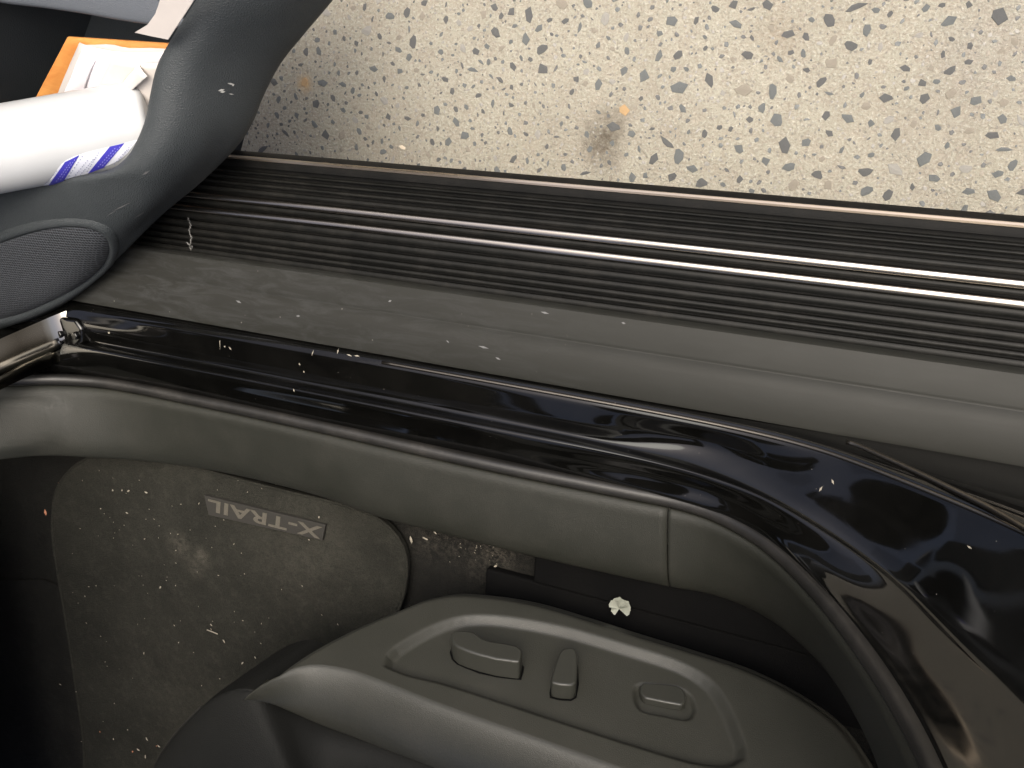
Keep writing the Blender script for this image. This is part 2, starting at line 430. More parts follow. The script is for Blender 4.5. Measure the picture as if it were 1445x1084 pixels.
for t in range(60000):
    x = rs.uniform(-1.5, .75); y = rs.uniform(-.2, .55)
    big = nb < 1750
    r = rs.choice((.005, .006, .006, .007, .0075, .0085, .0095, .0105, .012, .0135, .015))*rs.uniform(.85, 1.1)*(.9+.18*max(0, min(1, x+.6))) if big else rs.uniform(.0016, .0046)
    if not free(x, y, r, 1.22 if big else 1.12): continue
    grid.setdefault((int(x//.04), int(y//.04)), []).append((x, y, r)); nb += 1
    cand.append((r, x, y, rs.choice((0, 0, 0, 0, 1, 1, 1, 1, 2, 3)) if big else rs.choice((0, 0, 1, 1, 2, 2, 2, 3))))
    if nb > 6000: break
vis = sorted([c_ for c_ in cand if inview(Vector((c_[1], c_[2], 0)))], key=lambda c_: -c_[0])
single = vis[:296]; ids = set(id(c_) for c_ in single)
for r, x, y, mi in single:
    o = bpy.data.objects.new('stone', smesh[mi, ROUND if mi == 5 else rs.randrange(14)]); C.objects.link(o)
    o.location = (x, y, -.0002); o.rotation_euler = (0, 0, rs.uniform(0, 6.28)); o.scale = (r, r*rs.uniform(.75, 1.0), r); o.parent = g
allm = m_st+[m_orange_st, m_pale_st]
v_, f_, mi_ = [], [], []
for c_ in cand:
    if id(c_) in ids: continue
    r, x, y, mi = c_; sv, sf = shapes[rs.randrange(14)]; a = rs.uniform(0, 6.28); b0 = len(v_)
    ca, sa = math.cos(a)*r, math.sin(a)*r
    v_ += [(x+p[0]*ca-p[1]*sa, y+p[0]*sa+p[1]*ca, p[2]*r) for p in sv]
    f_ += [tuple(i+b0 for i in q_) for q_ in sf]; mi_ += [mi]*len(sf)
o = mesh('small_stones', v_, f_, None, g, False)
for mm in allm: o.data.materials.append(mm)
o.data.polygons.foreach_set('material_index', mi_); o['kind'] = 'stuff'

# ------------------------------------------------------------------ car
car = thing('car', 'black car seen through its open front door, sill, step board and seat in view', 'car', (0, -.9, 0))
# running board: base, ribs, rails
rb_y = lambda py, z=.4: P(1385, py, z=z).y
X0, X1 = -1.75, 1.2
yo, yi = rb_y(301, .385), rb_y(514, .4)
base_prof = [(yo, .375), (yo+.001, .384), (rb_y(309), .396), (rb_y(317.5), .4), (rb_y(330.5), .4), (rb_y(332), .391), (yi-.02, .391), (yi-.02, .34), (yo-.01, .36)]
board = extr('running_board', base_prof, X0, X1, m_board, car, nx=2)
yc = rb_y(313, .399)
extr('edge_strip', [(yc+.0028, .3965), (yc+.0024, .4), (yc, .402), (yc-.0024, .4015), (yc-.0034, .399), (yc, .396)], X0, X1, m_edge, board)
ribs = [(339, 343.6), (350, 355.4), (361.5, 367.5), (374.3, 382.4), (403.5, 412), (431, 442.5), (448, 458.3), (463.7, 473), (478, 485.6), (490.5, 497.3), (502.5, 513.5)]
for a, b in ribs:
    ya, yb = rb_y(a, .4), rb_y(b, .4); s_ = min((ya-yb)*.2, .0016); zt = .4 if b < 510 else .398
    extr('tread_rib', [(ya+.0004, .3905), (ya, zt-.0012), (ya-s_, zt), ((ya+yb)/2, zt+.0005), (yb+s_, zt), (yb, zt-.0012), (yb-.0004, .3905)], X0, X1, m_rib, board)
for a, b in ((388.6, 402.4), (416.6, 430.4)):
    ya, yb = rb_y(a, .402), rb_y(b, .402); yc = (ya+yb)/2; h = (ya-yb)/2
    extr('chrome_rail', [(yc+h*math.copysign(abs(math.cos(t))**.55, math.cos(t)), .397+h*1.35*math.sin(t)**.8) for t in [math.pi*k/14 for k in range(15)]]+[(yc-h, .393), (yc+h, .393)], X0, X1, m_chrome, board)

# dull strip between board and paint
y0 = P(900, 450, z=.42).y; y1 = P(960, 505, z=.43).y; y2 = P(700, 530, z=.44).y
Tp = [(y0+.001, .39), (y0+.001, .415), (y0-.002, .4195), (y0-.008, .421), (y1+.004, .4288), (y1+.001, .4287), (y1-.0008, .4285), (y1-.0022, .4292), (y1-.0045, .4318), (y1-.02, .437), (y2+.006, .4405), (y2+.0008, .4392), (y2, .436), (y2, .42), (y0-.02, .38)]
extr('step_trim', Tp, X0, X1, m_step, car, nx=2)

# painted sill that sweeps up into the pillars
def wide(pts):          # E, C, ... all as pixels with own depth
    return pts
NR = 220
YC, YS = -.42, -.482
E_ = row([(-150, 388), (-60, 405), (40, 423), (135, 441), (300, 469), (440, 496), (700, 546), (860, 576), (945, 587), (1020, 599), (1110, 622), (1200, 653), (1300, 693), (1445, 755), (1560, 818), (1640, 868)], NR, (1110, 622), y=-.362)
def lift(rw, y, dz=0, z=None):
    return [Vector((p.x, y, (p.z+dz) if z is None else z)) for p in rw]
W0 = lift(E_, -.349, z=.41)
W1 = [Vector((p.x, -.3535, p.z-.006)) for p in E_]
for a, b in zip(W0, W1): a.z = min(a.z, b.z-.006)
E2 = [Vector((p.x, -.366, p.z+.0012)) for p in E_]
C1 = row([(-150, 438), (-60, 455), (0, 465), (60, 476), (140, 490), (300, 518), (440, 543), (600, 571), (800, 611), (960, 641), (1050, 676, dict(y=-0.425)), (1125, 719, dict(y=-0.435)), (1190, 759, dict(y=-0.447)), (1265, 812, dict(y=-0.461)), (1340, 892, dict(y=-0.470)), (1445, 992, dict(y=-0.475)), (1520, 1076, dict(y=-0.476))], NR, (1050, 676), y=YC)
C2 = row([(-150, 448), (-60, 465), (0, 476), (60, 487), (140, 501), (300, 529), (440, 554), (600, 583), (800, 622), (960, 653), (1046, 684, dict(y=-0.429)), (1120, 726, dict(y=-0.438)), (1184, 766, dict(y=-0.450)), (1258, 818, dict(y=-0.464)), (1331, 897, dict(y=-0.473)), (1435, 997, dict(y=-0.478)), (1510, 1081, dict(y=-0.479))], NR, (1046, 684), y=YC-.004)
S0 = row([(-200, 510), (-100, 520), (0, 528), (60, 526), (100, 526), (150, 531), (300, 561), (440, 591), (700, 650), (900, 688), (1000, 712), (1060, 742, dict(y=-0.486)), (1105, 775, dict(y=-0.490)), (1160, 828, dict(y=-0.495)), (1210, 884, dict(y=-0.499)), (1280, 982, dict(y=-0.503)), (1332, 1084, dict(y=-0.505)), (1366, 1166, dict(y=-0.506))], NR, (1000, 712), y=YS)
relax_first = 1
Cm = [a.lerp(b, .5) for a, b in zip(E2, C1)]
for p in Cm: p.z -= .001
Sm = [a.lerp(b, .55) for a, b in zip(C2, S0)]
for p in Sm: p.z += .0008
S00 = [Vector((p.x, p.y-.013, p.z-.014)) for p in S0]
def relax(rw, n=180):
    for k in range(n):
        q_ = [p.copy() for p in rw]
        for i in range(1, len(rw)-1): rw[i] = q_[i]*.5+(q_[i-1]+q_[i+1])*.25
def flat(rw, keep=0):
    z = sum(p.z for p in rw[40:88])/48
    for i in range(NR):
        t = ss(112, 84, i) if i > 60 else (1 if not keep else ss(8, 34, i))
        rw[i].z = rw[i].z*(1-t)+z*t
for rw in (W0, W1, E_, E2, C1, C2, S0):
    flat(rw, rw is S0); relax(rw)
print('sill heights', [round(rw[60].z, 4) for rw in (E_, C1, C2, S0)])
rows = cross([W0, W1, E_, E2], 3)[:-1]+cross([E2, Cm, C1, C2, Sm, S0, S00], 5)
loft('sill_panel', rows, m_paint, car)
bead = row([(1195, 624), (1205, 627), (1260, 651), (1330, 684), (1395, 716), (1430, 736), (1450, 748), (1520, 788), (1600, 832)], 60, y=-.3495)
tube('panel_bead', bead, .0034, m_edge_glint, car)  # pale metal gives the bead its reflected light
tube('edge_reflection', [p+Vector((0, .003, .0005)) for p in E_[72:]], .0026, m_edge_glint, car)  # thin tube added for the pale reflection along the sill edge

hb = spl([P(96, 436, z=.435), P(104, 462, z=.435), P(108, 480, z=.435), P(110, 497, z=.435)], 24)
hp_rows = []
for z_, dx in ((0, .05), (.004, .03), (.012, .014), (.026, .004), (.05, 0), (.2, -.01), (.4, -.03)):
    hp_rows.append([p+Vector((dx-z_*.2, dx*.3-z_*.28, z_)) for p in hb])
loft('hinge_pillar', cross(hp_rows, 3), m_pillar_glint, car)
hk = [P(x, y, z=.452) for x, y in ((58, 474), (70, 458), (92, 447), (112, 450), (122, 464), (121, 482), (108, 495), (84, 496), (66, 488))]
hinge = prism('door_hinge', [p-Vector((0, 0, .03)) for p in hk], [p+Vector((-.004, 0, .006)) for p in hk], m_paint, car, .006, 4)
for px, py in ((84, 472), (106, 474)):
    c0 = P(px, py, z=.462); prism('bolt', [c0+Vector((.008*math.cos(k*math.pi/3), .008*math.sin(k*math.pi/3), -.008)) for k in range(6)], [c0+Vector((.007*math.cos(k*math.pi/3), .007*math.sin(k*math.pi/3), .003)) for k in range(6)], m_paint, hinge, .0015)

# door seal and inner trims
SC = row([(-200, 520), (-100, 530), (0, 537), (60, 536), (100, 537), (150, 541), (300, 570), (440, 600), (700, 658), (900, 698), (945, 707), (1000, 723), (1060, 754, dict(y=-0.4945)), (1100, 784, dict(y=-0.4985)), (1150, 834, dict(y=-0.5035)), (1196, 890, dict(y=-0.5075)), (1262, 988, dict(y=-0.5115)), (1312, 1084, dict(y=-0.5135)), (1350, 1190, dict(y=-0.5145)), (1380, 1290, dict(y=-0.5145))], NR, (945, 707), y=YS-.0085)
def frame(rw):
    out = []
    for i, p in enumerate(rw):
        t = rw[min(i+1, len(rw)-1)]-rw[max(i-1, 0)]; t.y = 0; t.normalize()
        out.append((Vector((-t.z, 0, t.x))))     # in-plane normal, toward the door opening
    return out
FN = frame(SC)
prof = [(.009, -.006), (.0095, 0), (.008, .0045), (.0035, .0068), (-.002, .0072), (-.0065, .0055), (-.0092, .001), (-.0095, -.005), (-.0108, -.0075), (-.0115, -.014), (.008, -.014)]
rows = [[p+Vector((0, a, 0))+n*b for p, n in zip(SC, FN)] for a, b in prof]
loft('door_seal', rows, m_rubber, car, closed=True)
K1 = row([(-200, 660), (-100, 655), (-20, 650), (60, 643), (120, 645), (200, 650), (300, 664), (440, 697), (530, 728), (640, 757), (760, 787), (870, 812), (945, 828), (1000, 838), (1050, 855), (1095, 880), (1130, 908), (1165, 942), (1195, 982), (1225, 1035), (1248, 1090), (1275, 1190), (1290, 1290)], NR, (945, 828), y=-.63)
# line up the two edges by distance along x/z so that the seam runs straight across
T0_ = [p+Vector((0, -.0105, 0))+n*.0015 for p, n in zip(SC, FN)]
FK = frame(K1)
def between(a, b, t, bulge):
    return [p.lerp(q_, t)+(n*bulge) for p, q_, n in zip(a, b, FN)]
Ta = [p+Vector((0, -.0008, 0))-n*.006 for p, n in zip(T0_, FN)]
Kd = [p+Vector((0, -.004, 0))-n*.012 for p, n in zip(K1, FK)]
Ke = [p+Vector((0, -.006, 0))-n*.07 for p, n in zip(K1, FK)]
rows = cross([Ta, T0_, between(T0_, K1, .06, .0065), between(T0_, K1, .2, .009), between(T0_, K1, .5, .012), between(T0_, K1, .8, .011), between(T0_, K1, .95, .005), K1, Kd, Ke], 3)
def proj(p):
    v = RM.transposed() @ (p-CAM); return CX+v.x/-v.z*FPX, CY-v.y/-v.z*FPX
# split at the joint seen at pixel column 945
k = NR//2
def cut(rws, a, b): return [r_[a:b] for r_ in rws]
def lip(rws, end, d):
    for r_ in rws:
        i = -1 if end else 0
        p = r_[i]; t = (r_[i]-r_[i-1] if end else r_[1]-r_[0]).normalized()
    return rws
A_ = cut(rows, 0, k+1); B_ = cut(rows, k, NR)
gap = .0012
for r_ in A_:
    t = (r_[-1]-r_[-2]).normalized(); r_[-1] = r_[-1]-t*gap; r_.append(r_[-1]+Vector((.0006, 0, -.006)))
for r_ in B_:
    t = (r_[1]-r_[0]).normalized(); r_[0] = r_[0]+t*gap; r_.insert(0, r_[0]+Vector((-.0006, 0, -.006)))
trim_a = loft('sill_trim', A_, m_sill_trim, car)
trim_b = loft('pillar_trim', B_, m_sill_trim, car)

# footwell side panel at the front
kp = [(-110, 566), (-40, 562), (30, 561), (66, 562), (84, 568), (92, 582), (92, 606), (86, 622), (62, 634), (20, 642), (-40, 648), (-110, 654)]
for v in trim_a.data.vertices:
    px, py = proj(v.co)
    if px < 130 and 540 < py < 670: v.co += Vector((0, .35, .93))*.008*ss(5, -9, sd_poly((px, py), kp))

# floor carpet, dark box for the shaded gap
fl = []
for i in range(41):
    x = -2.3+i*3.2/40
    fl.append([Vector((x, y, z)) for y, z in ((-.628, .30), (-.632, .36), (-.64, .368), (-.70, .37), (-.95, .37), (-1.3, .37), (-1.95, .37))])
loft('floor_carpet', cross(fl, 1), m_carpet, car)
hp = [P(x, y, z=.376) for x, y in ((-200, 818), (60, 818), (88, 830), (100, 880), (112, 1000), (126, 1040), (130, 1110), (128, 1200), (-200, 1200))]
prism('heel_pad', [p-Vector((0, 0, .006)) for p in hp], hp, m_carpet, car, .004)
fw = [[P(x, y, z=.372) for x, y in ((-200, 690), (40, 690), (70, 720), (82, 800))], ]
box('seat_rail', (-.43, -.80, .371), (.5, -.70, .388), m_dark, car, .004)
box('gap_shade_box', (-.345, -.695, .371), (.5, -.634, .398), m_dark, car, .004)  # dark box added for the black shade beside the seat

# ------------------------------------------------------------------ seat
tl = R(9)
SN = Vector((0, math.cos(tl), math.sin(tl)))
SO = P(900, 880, z=.44)
def SP(px, py, h=0): return P(px, py, pl=(SO+SN*h, SN))
SV = Vector((0, -math.sin(tl), math.cos(tl)))
def uv(p): d = p-SO; return d.x, d.dot(SV)
rec = [uv(SP(x, y)) for x, y in ((547, 938), (552, 922), (580, 902), (615, 884), (650, 873), (690, 871), (740, 877), (800, 889), (880, 912), (960, 938), (1000, 962), (1022, 993), (1040, 1035), (1047, 1066), (1030, 1077), (990, 1075), (900, 1050), (800, 1018), (700, 985), (620, 960), (570, 948))]
pill = [uv(SP(x, y)) for x, y in ((897, 975), (898, 962), (906, 957), (935, 959), (962, 963), (976, 975), (980, 995), (972, 1005), (940, 1000), (904, 991))]
rec = [tuple(p[:2]) for p in spl([Vector((a, b, 0)) for a, b in rec+rec[:1]], 70)][:-1]
pill = [tuple(p[:2]) for p in spl([Vector((a, b, 0)) for a, b in pill+pill[:1]], 34)][:-1]
NS = 300; NT = 96
O_ = spl([SP(x, y) for x, y in ((356, 974), (372, 957), (400, 932), (440, 905), (500, 874), (560, 849), (605, 832), (645, 825), (700, 828), (760, 838), (830, 858), (900, 880), (980, 904), (1060, 930), (1130, 964), (1190, 1006), (1232, 1060), (1262, 1120), (1300, 1220))], NS)
A0 = spl([SP(x, y) for x, y in ((357, 975), (375, 961), (400, 948), (440, 938), (490, 944), (540, 961), (600, 985), (690, 1018), (760, 1042), (830, 1067), (900, 1092), (1000, 1126), (1120, 1170), (1260, 1240))], NS)
BP_ = spl([Vector((x, y, 0)) for x, y in ((357, 976), (362, 978), (372, 983), (390, 991), (420, 1007), (455, 1023), (500, 1040), (570, 1067), (660, 1100), (760, 1136), (860, 1170), (1000, 1220), (1200, 1300))], NS)
B0 = [P(b.x, b.y, z=a.z-.006*min(1, i/20)) for i, (a, b) in enumerate(zip(A0, BP_))]
rows = []
DEP = .012
for t in range(NT+1):
    q_ = t/NT; r_ = []
    for i in range(NS):
        p = O_[i].lerp(A0[i], q_); a, b = uv(p)
        d = sd_poly((a, b), rec)
        h = -DEP*ss(.007, -.007, d)
        d2 = sd_poly((a, b), pill)
        h -= .007*ss(.0025, -.0025, d2)
        e = (p-O_[i]).length; h -= .02*(1-ss(0, .035, e))**1.5
        r_.append(p+SN*h)
    rows.append(r_)
top = []
for i in range(NS):
    a, b = A0[i], B0[i]
    col = []
    for u in (.04, .1, .2, .35, .5, .65, .8, .9, .97, 1):
        p = a.lerp(b, u); p = p+Vector((0, 0, .02*math.sin(min(u, 1)*math.pi)**.7 if 0 < u < 1 else 0)); col.append(p)
    col.append(b+Vector((0, -.002, -.03)))
    top.append(col)
rows2 = [[c_[j] for c_ in top] for j in range(11)]
under = [[p+Vector((0, -.03, -.03)) for p in rows[0]], [p+Vector((0, -.004, -.008)) for p in rows[0]]]
seat_p = bpy.data.objects.new('driver_seat', None); C.objects.link(seat_p); seat_p.parent = car
seat_p.matrix_parent_inverse = Matrix.Translation(Vector((0, .9, 0)))
shield = loft('side_shield', under+rows+rows2, m_seat_pl, seat_p)
FL = -DEP
def switch(name, pts, h, inset=.0, base=FL-.002, bw=.003):
    top_ = [SP(x, y, FL+h) for x, y in pts]
    bs = [p-SN*(h+FL-FL+.003) for p in top_]
    cen = sum(top_, Vector())/len(top_)
    fl_ = [p-SN*h+(p-cen).normalized()*.0028 for p in top_]
    bs = [p+(p-cen-SN*((p-cen).dot(SN)))*inset for p in bs]
    o = prism(name, bs, top_, m_switch, seat_p, bw)
    prism('switch_shade', [p-SN*.003 for p in fl_], [p+SN*.0006 for p in fl_], m_dark, o)  # dark plate stands in for the shadow gap round the switch
    return o
lever = [(636, 898), (638, 892), (646, 889), (660, 890), (670, 892), (680, 900), (690, 904), (712, 907), (730, 911), (737, 917), (736, 924), (733, 934), (722, 933), (700, 930), (676, 924), (658, 918), (646, 913), (639, 907)]
sw = switch('slide_switch', lever, .032)
# finger grooves on the front end of the lever
for k in range(4):
    a = SP(637+k*4.5, 905+k*3.4, FL+.021); 
    tube('grip_ridge', [a, a-SN*.018], .0013, m_switch, sw, 6)
switch('recline_switch', [(784, 935), (789, 921), (794, 915), (803, 913), (812, 915), (815, 924), (815, 945), (813, 963), (806, 967), (790, 966), (778, 963), (778, 956)], .026)
pl_ = [(903, 968), (908, 963), (930, 964), (955, 967), (964, 972), (968, 982), (967, 991), (962, 995), (935, 990), (910, 985), (904, 978)]
tp_ = [SP(x, y, FL+.004) for x, y in pl_]; prism('lumbar_switch', [p-SN*.012 for p in tp_], tp_, m_switch, seat_p, .0025)

# cushion
zc = .525
z0 = A0[0].z-.02
ol = [P(x, y, z=z0+k) for x, y, k in ((150, 1300, -.01), (185, 1180, -.01), (214, 1088, -.008), (235, 1052, -.005), (262, 1020, -.002), (292, 992, 0), (322, 977, 0), (350, 974, 0))]
ol = spl(ol+[p+Vector((0, 0, -.012)) for p in B0[24:260:14]], 120)
cc_ = P(560, 1330, z=z0)
rows = [[p+Vector((0, 0, -.14))+(p-cc_).normalized()*-.012 for p in ol], [p+Vector((0, 0, -.03)) for p in ol], [p+Vector((0, 0, -.008)) for p in ol], ol]
for s_, dz in ((.02, .006), (.06, .014), (.15, .026), (.3, .04), (.5, .05), (.75, .055), (1, .056)):
    rows.append([p.lerp(Vector((cc_.x, cc_.y, p.z)), s_)+Vector((0, 0, dz)) for p in ol])
rows = cross(rows, 2)
for k in range(120):
    for j in range(7, len(rows)-1):
        a = rows[j]; b = [p.copy() for p in a]
        for i in range(1, len(a)-1): a[i].z = b[i].z*.4+(b[i-1].z+b[i+1].z)*.2+(rows[j-1][i].z+rows[j+1][i].z)*.1
loft('cushion', rows, m_leather, seat_p)
tube('piping', [p+Vector((0, 0, -.003)) for p in ol[:52]], .0022, m_binding, seat_p, 6)

# ------------------------------------------------------------------ unseen rest of the body that shades and mirrors in the paint
RP = [(-.47, 1.575), (-.52, 1.63), (-.85, 1.67), (-1.3, 1.69), (-1.8, 1.67), (-1.95, 1.63), (-1.95, 1.60), (-1.3, 1.61), (-.6, 1.585)]
for xa, xb in ((-1.5, -1.13), (-1.05, -.93), (-.57, -.5), (.2, 2.0)): extr('roof_blocker', RP, xa, xb, m_roof_dark, car)     # added strips, open gaps placed for reflections in the sill paint
extr('roof_blocker', [(-.47, 1.575), (-.52, 1.63), (-.85, 1.67), (-1.05, 1.678), (-1.05, 1.60), (-.6, 1.585)], -.5, .2, m_roof_dark, car)  # opening shaped to let sky light down onto the seat
extr('roof_blocker', [(-1.6, 1.678), (-1.8, 1.67), (-1.95, 1.63), (-1.95, 1.60), (-1.6, 1.605)], -.5, .2, m_roof_dark, car)
def pillar(name, a, b, w, m):
    a, b = Vector(a), Vector(b); u = Vector((w, 0, 0)); v = Vector((0, .05, 0))
    prism(name, [a-u-v, a+u-v, a+u+v, a-u+v], [b-u-v, b+u-v, b+u+v, b-u+v], m, car, .01)
pillar('pillar', (.27, -.46, .9), (.3, -.66, 1.6), .07, m_paint)
pillar('pillar', (-1.48, -.52, .95), (-1.12, -.56, 1.6), .09, m_paint)
prism('screen_blocker', [Vector((-1.5, y, 1.04)) for y in (-1.98, -.46)]+[Vector((-1.52, y, 1.04)) for y in (-.46, -1.98)], [Vector((-1.14, y, 1.58)) for y in (-1.9, -.47)]+[Vector((-1.16, y, 1.58)) for y in (-.47, -1.9)], m_blocker, car)  # unseen opaque slab, added to keep bright sky out of the sill reflections
box('firewall', (-2.3, -2.0, .3), (-2.0, -.62, .66), m_dark, car, .02)
box('front_wing', (-2.6, -.62, .42), (-1.62, -.36, 1.0), m_paint, car, .05)
pillar('pillar', (.27, -2.06, .9), (.3, -1.93, 1.6), .07, m_dark)
box('far_door', (-1.6, -2.12, .3), (2.0, -2.0, .95), m_dark, car, .02)
box('rear_seat', (.75, -2.0, .4), (1.2, -.7, 1.2), m_dark, car, .08)
box('tailgate', (1.95, -2.0, .4), (2.05, -.7, 1.6), m_dark, car, .03)
box('passenger_seat', (-.35, -1.95, .4), (.3, -1.45, .62), m_dark, car, .06)
box('seat_back', (.15, -1.3, .55), (.35, -.72, 1.25), m_leather, car, .07)
box('dashboard', (-2.3, -2.0, .66), (-1.36, -.68, 1.05), m_dark, car, .06)
extr('rear_door', [(-.34, .45), (-.32, .7), (-.33, .95), (-.42, .95), (-.44, .45)], .36, 1.4, m_paint, car)

# ------------------------------------------------------------------ door
door = bpy.data.objects.new('door', None); C.objects.link(door); door.parent = car
door.matrix_parent_inverse = Matrix.Translation(Vector((0, .9, 0)))
ND = 90
D0 = row([(-160, 330), (-60, 284), (0, 269), (75, 252), (128, 245), (160, 237), (182, 218), (197, 190), (206, 165), (211, 138), (222, 92), (245, 50), (277, 0), (320, -70), (360, -140)], ND, z=.575)
D1 = row([(-160, 332), (-60, 288), (0, 273), (78, 257), (134, 251), (170, 243), (194, 222), (209, 193), (217, 165), (222, 138), (234, 92), (258, 50), (290, 0), (333, -70), (375, -140)], ND, z=.584)
D2 = row([(-160, 345), (-60, 312), (0, 298), (84, 280), (150, 264), (198, 248), (222, 226), (238, 195), (246, 168), (252, 138), (266, 92), (292, 50), (326, 0), (370, -70), (415, -140)], ND, z=.575)
D3 = row([(-160, 420), (-60, 388), (0, 372), (90, 340), (160, 318), (216, 284), (254, 246), (280, 210), (293, 176), (302, 140), (322, 92), (352, 50), (396, 0), (442, -70), (490, -140)], ND, z=.535)
D4 = row([(-160, 490), (-60, 462), (0, 446), (82, 414), (148, 366), (216, 304), (272, 258), (318, 208), (340, 170), (352, 138), (376, 92), (406, 54), (446, 0), (498, -70), (550, -140)], ND, z=.485)
D5 = row([(-160, 506), (-60, 481), (0, 465), (84, 430), (152, 378), (226, 306), (292, 250), (342, 198), (360, 166), (370, 140), (396, 90), (428, 50), (470, 0), (524, -70), (580, -140)], ND, z=.455)
D6 = row([(-160, 500), (-60, 476), (0, 460), (84, 424), (148, 372), (216, 304), (280, 250), (326, 200), (344, 168), (354, 140), (378, 90), (410, 50), (452, 0), (506, -70), (560, -140)], ND, z=.425)
Di = [p+Vector((0, 0, -.14)) for p in D0]
Dj = [p+Vector((0, 0, -.012))+Vector((-.002, 0, 0)) for p in D0]
panel = loft('pocket_wall', cross([Di, Dj, D0, D1, D2, D3, D4, D5, D6], 4), m_door_pl, door)
bv = bvh_of(panel)
# inside of the pocket
fb = [P(x, y, z=.38) for x, y in ((-200, 420), (120, 330), (330, 250), (380, 60), (420, -150), (-200, -150))]
mesh('pocket_floor', fb, [tuple(range(6))], m_pocket, door, False)
wl = row([(-60, 360), (20, 300), (60, 220), (95, 120), (130, 20), (165, -80), (190, -160)], 40, z=.38)
loft('pocket_back', [wl, [p+Vector((-.02, 0, .12)) for p in wl], [p+Vector((-.05, 0, .3)) for p in wl], [p+Vector((-.06, 0, .36)) for p in wl]], m_pocket, door)
# upper door card, its lower edge crosses the corner of the picture
ue = row([(-160, -30), (-60, -10), (0, 3), (60, 10), (110, 17), (160, 26), (205, 33), (235, 37), (258, 40)], 60, z=.56)
uc = P(60, -200, z=.60)
rows = [[p.lerp(uc, .35)+Vector((0, 0, -.04)) for p in ue], [p+Vector((0, 0, -.008)) for p in ue], ue, [p.lerp(uc, .03)+Vector((0, 0, .003)) for p in ue], [p.lerp(uc, .3)+Vector((0, 0, .004)) for p in ue], [p.lerp(uc, 1) for p in ue]]
loft('armrest', cross(rows, 3), m_door_grey, door)

dh, de = Vector((-1.42, -.36, 0)), Vector((-1.0, .78, 0)); dn = Vector((-.09, .04, 0))
prism('upper_panel', [dh+Vector((0, 0, .80)), de+Vector((0, 0, .80)), de+dn+Vector((0, 0, .80)), dh+dn+Vector((0, 0, .80))], [dh+Vector((-.05, 0, 1.06)), de+Vector((-.05, 0, 1.06)), de+dn+Vector((0, 0, 1.06)), dh+dn+Vector((0, 0, 1.06))], m_door_pl, door, .02)
prism('window_glass', [dh+dn*.4+Vector((-.05, .04, 1.05)), de+dn*.4+Vector((-.05, -.06, 1.05)), de+dn*.6+Vector((-.05, -.06, 1.05)), dh+dn*.6+Vector((-.05, .04, 1.05))], [dh+dn*.4+Vector((.2, -.06, 1.55)), de+dn*.4+Vector((-.1, -.14, 1.55)), de+dn*.6+Vector((-.1, -.14, 1.55)), dh+dn*.6+Vector((.2, -.06, 1.55))], m_tint2, door)
# speaker: surround ring and cloth-like grille lying on the pocket wall
def drape(pts, off, bvh, n=None): 
    out = []
    for x, y in pts:
        p = P(x, y, bvh=bvh, off=off)
        out.append(p)
    return out
go = [Vector((x, y, 0)) for x, y in ((-60, 372), (-20, 352), (20, 337), (60, 325), (95, 320), (125, 322), (146, 332), (153, 350), (147, 370), (128, 390), (100, 409), (66, 426), (30, 441), (-10, 450), (-50, 448), (-72, 430), (-76, 400))]
go = spl(go+go[:1], 73)[:-1]
gc = sum(go, Vector())/len(go)
q = M('speaker_grille', .55)
v = q.voro(230, rand=.1); v.voronoi_dimensions = '2D'; hole = q.ramp(v.outputs['Distance'], [(.3, 1), (.4, 0)])
q.col(q.mix(hole, (.05, .055, .062), (.006, .006, .007))); q.bump(q.math('SUBTRACT', 1.0, hole), .8, .001)
m_grille = q.m
def ring_loft(name, specs, m, parent, bvh):
    rws = []
    for s_, off, dx, dy in specs:
        r_ = []
        for p in go:
            u = gc+(p-gc)*s_; k_ = 1+dx/((p-gc).length+1e-6); u = gc+(u-gc)*k_
            hp_ = P(u.x, u.y, bvh=bvh, off=off)
            r_.append(hp_)
        rws.append(r_)
    for r_ in rws:
        for i, p in enumerate(r_):
            if p is None: r_[i] = r_[i-1] if r_[i-1] is not None else Vector((-1.2, -.2, .5))
        r_.append(r_[0].copy())
    return loft(name, rws, m, parent)
ring_loft('speaker_surround', [(1, .0005, 16, 0), (1, .004, 12, 0), (1, .0055, 7, 0), (1, .004, 3, 0), (1, -.002, 0, 0)], m_door_pl, door, bv)
ring_loft('speaker_grille', [(1, .001, 1, 0), (.97, .003, 0, 0), (.85, .005, 0, 0), (.65, .007, 0, 0), (.4, .008, 0, 0), (.15, .0085, 0, 0), (.005, .0085, 0, 0)], m_grille, door, bv)
def scuffs(name, lst, m, parent, bvh, off=.0008):
    v, f = [], []
    for (x0, y0, x1, y1, w_) in lst:
        dx, dy = x1-x0, y1-y0; L = math.hypot(dx, dy)+1e-6; nx_, ny_ = -dy/L*w_/2, dx/L*w_/2
        ps = [P(x, y, bvh=bvh, off=off) for x, y in ((x0, y0), (x0+dx*.5+nx_, y0+dy*.5+ny_), (x1, y1), (x0+dx*.5-nx_, y0+dy*.5-ny_))]
        if any(p is None for p in ps): continue
        b0 = len(v); v += ps; f.append((b0, b0+1, b0+2, b0+3))
    return mesh(name, v, f, m, parent, False)
q = M('scuff', .7); q.col((.4, .4, .38)); m_scuff = q.m
q = M('faint_scuff', .7); q.col((.11, .11, .11)); m_scuff2 = q.m
o = scuffs('paint_scuffs', [(307, 128, 317, 126, 3.5), (310, 130, 318, 129, 3), (320, 117, 331, 119, 2.5), (327, 121, 330, 119, 3), (322, 132, 330, 133, 1.5)], m_scuff, door, bv); o['kind'] = 'stuff'
o = scuffs('faint_scuffs', [(158, 298, 187, 284, 1.6), (188, 308, 206, 297, 1.4), (150, 305, 165, 296, 1), (200, 247, 212, 240, 3)], m_scuff2, door, bv); o['kind'] = 'stuff'

